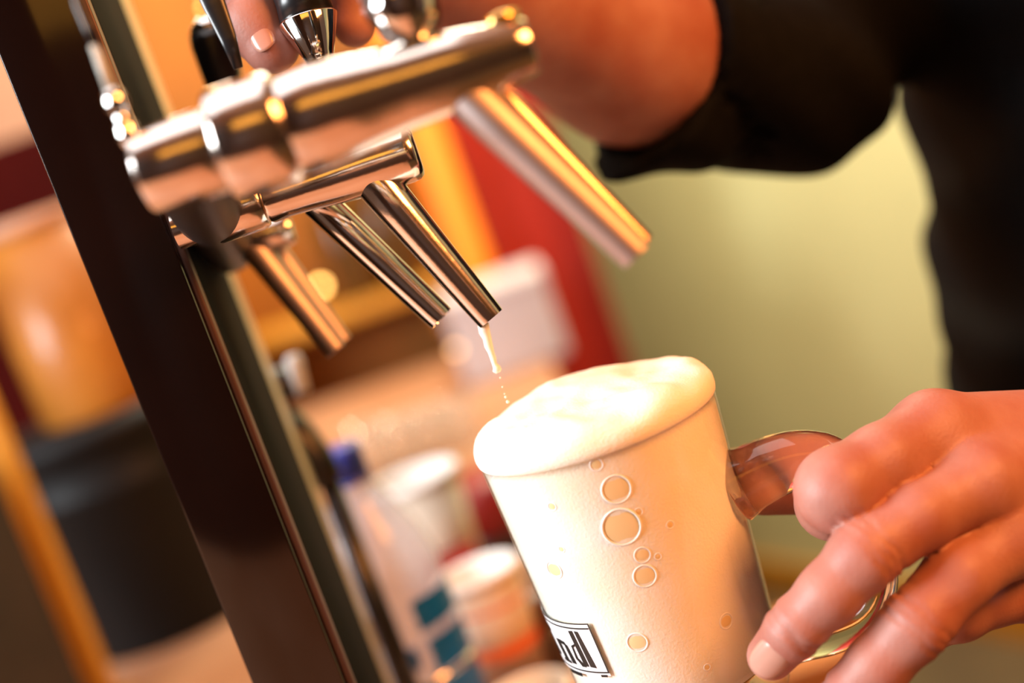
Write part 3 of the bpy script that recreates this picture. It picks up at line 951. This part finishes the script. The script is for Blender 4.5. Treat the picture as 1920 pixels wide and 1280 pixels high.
# red lid leaning beside the cups
q = at_counter(905, 1130)
c0 = P(905, 930, 1.30)
jar = empty('red_jar', (c0.x, c0.y, CT), 'dark jar with a round red lid behind the mug', 'jar')
hj = c0.z - CT
link('jar_body', lathe([(0, 0), (0, .044), (.004, .047), (hj - .03, .047), (hj - .018, .040), (hj - .016, 0)], Vector((c0.x, c0.y, CT)), (0, 0, 1), 40), mat('dark_jar', (.04, .02, .015), .25, noise=.2), jar)
link('jar_lid', lathe([(hj - .026, 0), (hj - .026, .048), (hj + .012, .048), (hj + .020, .042), (hj + .021, 0)], Vector((c0.x, c0.y, CT)), (0, 0, 1), 40), REDM, jar)
c1 = P(845, 1042, 1.10)
rb_ = empty('red_box', (c1.x, c1.y, CT), 'small red carton between the two paper cups', 'box')
link('carton', box((c1.x - .016, c1.y - .012, CT), (c1.x + .02, c1.y + .012, c1.z + .004), .002), REDB, rb_, False)
link('carton_flap', box((c1.x - .015, c1.y - .011, c1.z + .004), (c1.x + .019, c1.y + .011, c1.z + .0055), .0005), REDM, rb_, False)
c2 = P(1010, 1150, 1.0)
dk = empty('dark_canister', (c2.x, c2.y, CT), 'dark brown canister half hidden behind the mug', 'canister')
hd_ = P(1010, 1085, 1.0).z - CT
link('canister_body', lathe([(0, 0), (0, .030), (.003, .032), (hd_ - .02, .032), (hd_ - .018, 0)], Vector((c2.x, c2.y, CT)), (0, 0, 1), 40), mat('canister_brown', (.055, .035, .028), .35, noise=.2), dk)
link('canister_lid', lathe([(hd_ - .020, 0), (hd_ - .020, .0335), (hd_ - .002, .0335), (hd_, .031), (hd_, 0)], Vector((c2.x, c2.y, CT)), (0, 0, 1), 40), mat('canister_lid', (.12, .07, .05), .35, noise=.2), dk)

# soda gun with white button in its holder behind the tower
sg = empty('soda_gun', P(560, 860, .83), 'black soda gun with a white button behind the tower edge', 'soda gun')
g0, g1, g2 = P(525, 690, .83), P(545, 760, .83), P(615, 900, .83)
link('handle', tube([P(530, 770, .83), P(560, 815, .83), P(590, 860, .83), P(618, 905, .83)], [S(22, .83), S(34, .83), S(36, .83), S(30, .83)], 20), BLACKP, sg)
link('head', tube([P(505, 700, .83), P(520, 720, .83), P(540, 735, .83), P(546, 745, .83)], [S(26, .83), S(32, .83), S(30, .83), S(24, .83)], 20), BLACKP, sg)
link('button', lathe([(0, 0), (0, S(14, .83)), (S(60, .83), S(17, .83)), (S(72, .83), S(12, .83)), (S(74, .83), 0)], P(568, 735, .825), P(548, 668, .825) - P(568, 735, .825), 24), PAPERW, sg)
link('stand', tube([P(618, 905, .83), Vector((P(618, 905, .83).x, P(618, 905, .83).y, CT + .003))], [S(20, .83), S(26, .83)], 20), BLACKP, sg)

# drinking glasses in a row at the back of the counter
for k, (px, py, lab_) in enumerate(((675, 800, 'leftmost blurred clear glass in the row at the back'), (735, 785, 'second blurred clear glass in the row at the back'), (790, 768, 'third blurred clear glass in the row at the back'), (845, 752, 'rightmost blurred clear glass in the row, nearest the mug'))):
    c = P(px, py, 1.75)
    base = Vector((c.x, c.y, CT)); H = max(.05, c.z - CT)
    g = empty('drinking_glass', base, lab_, 'glass', 'clear glasses in a row on the counter')
    link('glass_wall', lathe([(0, 0), (0, .024), (H, .030), (H, .0285), (.008, .0225), (.008, 0)], base, (0, 0, 1), 32), GLASSC, g)

# black bucket and amber cup, left of the tower
bk0 = P(292, 1205, 1.36)
br, bh = .112, (P(150, 770, 1.36).z - CT) - .012
bc = Vector((P(285, 1205, 1.36).x + .005, 1.40, CT))
bk = empty('bucket', bc, 'black plastic bucket standing left of the tower', 'bucket')
link('bucket_body', lathe([(0, 0), (0, br * .80), (.006, br * .83), (bh * .70, br * .96), (bh * .72, br), (bh * .74, br), (bh * .76, br * .965), (bh * .90, br * .985), (bh * .92, br * 1.0),
                         (bh * .92, br * .95), (.01, br * .79), (.01, 0)], bc, (0, 0, 1), 64), BUCKET, bk)
link('bucket_rim', lathe([(bh * .91, br * .97), (bh * .91, br * 1.06), (bh * .96, br * 1.07), (bh, br * 1.05), (bh, br * .97)], bc, (0, 0, 1), 64, True), BUCKET, bk)
link('bucket_lid', lathe([(bh * .985, 0), (bh * .985, br * .975), (bh, br * .975), (bh + .001, 0)], bc, (0, 0, 1), 64), BUCKET, bk)
ac = Vector((P(125, 600, 1.38).x, 1.40, bc.z + bh + .001))
ah = P(60, 405, 1.38).z - ac.z
am = empty('amber_cup', ac, 'tall amber cup standing on the black bucket', 'cup')
ar = .064
link('cup_wall', lathe([(0, 0), (0, ar * .92), (.004, ar * .95), (ah - .012, ar * 1.0), (ah - .012, ar * .97), (.006, ar * .91), (.006, 0)], ac, (0, 0, 1), 56), AMBER, am)
link('cup_rim', lathe([(ah - .014, ar * .96), (ah - .014, ar * 1.03), (ah, ar * 1.03), (ah, ar * .96)], ac, (0, 0, 1), 56, True), PEACH, am)

# yellow wooden post and brown side cabinet at the left
pc = P(82, 1040, 1.22)
post = empty('wooden_post', (pc.x, pc.y, CT), 'slim yellow wooden post at the far left edge', 'post')
link('post_shaft', box((pc.x - .011, pc.y - .011, CT + .006), (pc.x + .011, pc.y + .011, P(-40, 640, 1.22).z + .0), .002), YELLOWW, post, False)
link('post_foot', box((pc.x - .022, pc.y - .022, CT), (pc.x + .022, pc.y + .022, CT + .006), .001), YELLOWW, post, False)
lc = P(20, 1150, 1.05)
lcab = empty('side_cabinet', (lc.x - .06, lc.y, CT), 'dark reddish brown wooden box at the lower left corner', 'box')
BOXM = mat('dark_box_wood', (0.030, 0.012, 0.007), 0.6, 0, 0.2, noise=0.4, nscale=12)
link('box_body', box((lc.x - .16, lc.y - .08, CT), (lc.x - .006, lc.y + .10, P(0, 860, 1.05).z), .004), BOXM, lcab, False)
link('box_lid', box((lc.x - .165, lc.y - .085, P(0, 860, 1.05).z), (lc.x - .002, lc.y + .105, P(0, 860, 1.05).z + .012), .003), BOXM, lcab, False)

# ------------------------------------------------------------------ back bar
def back_box(name, label, cat, px0, px1, ptop, d, depth, material, zbot, bev=.004, trim=None):
    a_, b_ = P(*px0, d), P(*px1, d)
    x0, x1 = min(a_.x, b_.x), max(a_.x, b_.x)
    zt = P(*ptop, d).z
    y = (a_.y + b_.y) / 2
    r = empty(name, ((x0 + x1) / 2, y, zbot), label, cat)
    link('body', box((x0, y, zbot), (x1, y + depth, zt), bev), material, r, False)
    if trim:
        link('trim', box((x0 - .004, y - .006, zt), (x1 + .004, y + depth, zt + .014), .003), trim, r, False)
    return r
# red column in two tones
a_, b_ = P(838, 280, 2.25), P(1145, 500, 2.25)
rc = empty('red_column', ((a_.x + b_.x) / 2, 2.42, 0), 'tall red painted column before the yellow-green wall', 'column')
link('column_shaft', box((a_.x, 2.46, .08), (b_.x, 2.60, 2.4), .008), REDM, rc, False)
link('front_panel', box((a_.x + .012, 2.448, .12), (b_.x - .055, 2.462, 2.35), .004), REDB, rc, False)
link('plinth', box((a_.x - .01, 2.45, 0), (b_.x + .01, 2.61, .08), .006), REDM, rc, False)
# amber lamp column next to it
l0 = P(838, 370, 2.2)
la = empty('amber_lamp', (l0.x, 2.34, CT), 'glowing amber column lamp beside the red column', 'lamp')
link('lamp_base', lathe([(0, 0), (0, .032), (.02, .032), (.024, 0)], (l0.x, 2.34, CT), (0, 0, 1), 32), BRASS, la)
link('lamp_shade', lathe([(.024, 0), (.024, .030), (.06, .032), (.70, .032), (.71, .02), (.712, 0)], (l0.x, 2.34, CT), (0, 0, 1), 32), LAMPG, la)
# white fridge box
a_, b_ = P(880, 620, 2.1), P(1035, 560, 2.1)
wz = P(960, 522, 2.1).z
wh = empty('white_box', ((a_.x + b_.x) / 2, 2.12, CT), 'white enamel box on the counter before the red column', 'box')
link('box_body', box((a_.x - .03, 2.08, CT), (b_.x, 2.24, wz - .02), .006), WHITEM, wh, False)
link('box_lid', box((a_.x - .032, 2.077, wz - .02), (b_.x + .002, 2.243, wz), .004), WHITEM, wh, False)
# shelf on the back wall with bottles, seen as soft brown and orange shapes
sh = empty('wall_shelf', (-.35, 2.55, P(620, 590, 2.45).z), 'long wooden shelf on the orange back wall', 'shelf')
zs = P(620, 590, 2.45).z
link('shelf_board', box((-1.6, 2.46, zs - .025), (-.02, 2.62, zs), .003), YELLOWW, sh, False)
for xx in (-1.2, -.6, -.1):
    link('bracket', box((xx - .01, 2.50, zs - .10), (xx + .01, 2.62, zs - .025), .003), BRASS, sh, False)
BR = mat('brown_bottle', (0.10, 0.045, 0.008), .2, noise=.2)
for k, (px, py, lab_) in enumerate(((650, 480, 'brown blurred bottle on the wall shelf left of its neighbour'), (735, 455, 'brown blurred bottle on the wall shelf nearest the amber lamp'))):
    c = P(px, py, 2.5)
    base = Vector((c.x, 2.54, zs)); H = .26
    bb_ = empty('brown_bottle', base, lab_, 'bottle', 'brown bottles on the wall shelf')
    link('bottle_body', lathe([(0, 0), (0, .034), (.005, .037), (H * .6, .037), (H * .74, .018), (H * .96, .014), (H * .96, 0)], base, (0, 0, 1), 32), BR, bb_)
    link('bottle_cap', lathe([(H * .95, 0), (H * .95, .0155), (H, .0155), (H + .001, 0)], base, (0, 0, 1), 24), BRASS, bb_)
# small bulbs that blur into discs
for px, py, d, r, mt_, lab_ in ((601, 536, 1.9, .006, BULB, 'round glowing orange bulb between the two left spouts'), (854, 655, 1.9, .005, BULBD, 'dim round orange bulb below the pouring spout'),
                            (388, 12, 1.6, .003, BULB, 'tiny glowing bulb above the black tap handle')):
    c = P(px, py, d)
    bl = empty('light_bulb', c, lab_, 'bulb', 'small bulbs of a light string')
    link('bulb_glass', lathe([(-r * math.cos(k / 10 * math.pi), r * math.sin(k / 10 * math.pi)) for k in range(11)], c, (0, 0, 1), 20), mt_, bl)
    link('bulb_socket', lathe([(r * .8, 0), (r * .8, r * .6), (r * 2.0, r * .55), (r * 2.02, 0)], c, (0, 0, 1), 16), BLACKP, bl)
    link('wire', tube([c + Vector((0, 0, r * 2)), c + Vector((.002, 0, .3)), c + Vector((0, 0, 2.6 - c.z))], .0008, 6), BLACKP, bl)
# left background: red box and peach board on the wall side
back_box('red_cabinet', 'dark red cabinet in the far left background', 'cabinet', (-260, 330), (150, 330), (60, 248), 2.1, .2, mat('maroon_paint', (.055, .004, .003), .9, 0, .08, noise=.3, nscale=6), CT, trim=None)
back_box('peach_board', 'peach coloured board standing behind the red cabinet', 'board', (-260, 160), (70, 160), (0, -200), 2.35, .03, PEACH, CT)
# orange crate on the floor behind the mug handle
cc = P(1545, 1215, 2.0)
cra = empty('orange_crate', (cc.x, cc.y, 0), 'orange plastic crate on the floor seen between the fingers', 'crate')
ct_ = P(1545, 1195, 2.0).z
link('crate_body', box((cc.x - .10, cc.y - .05, 0), (cc.x + .055, cc.y + .14, ct_ - .02), .008), ORANGEP, cra, False)
link('crate_rim', box((cc.x - .105, cc.y - .055, ct_ - .02), (cc.x + .06, cc.y + .145, ct_), .006), ORANGEP, cra, False)
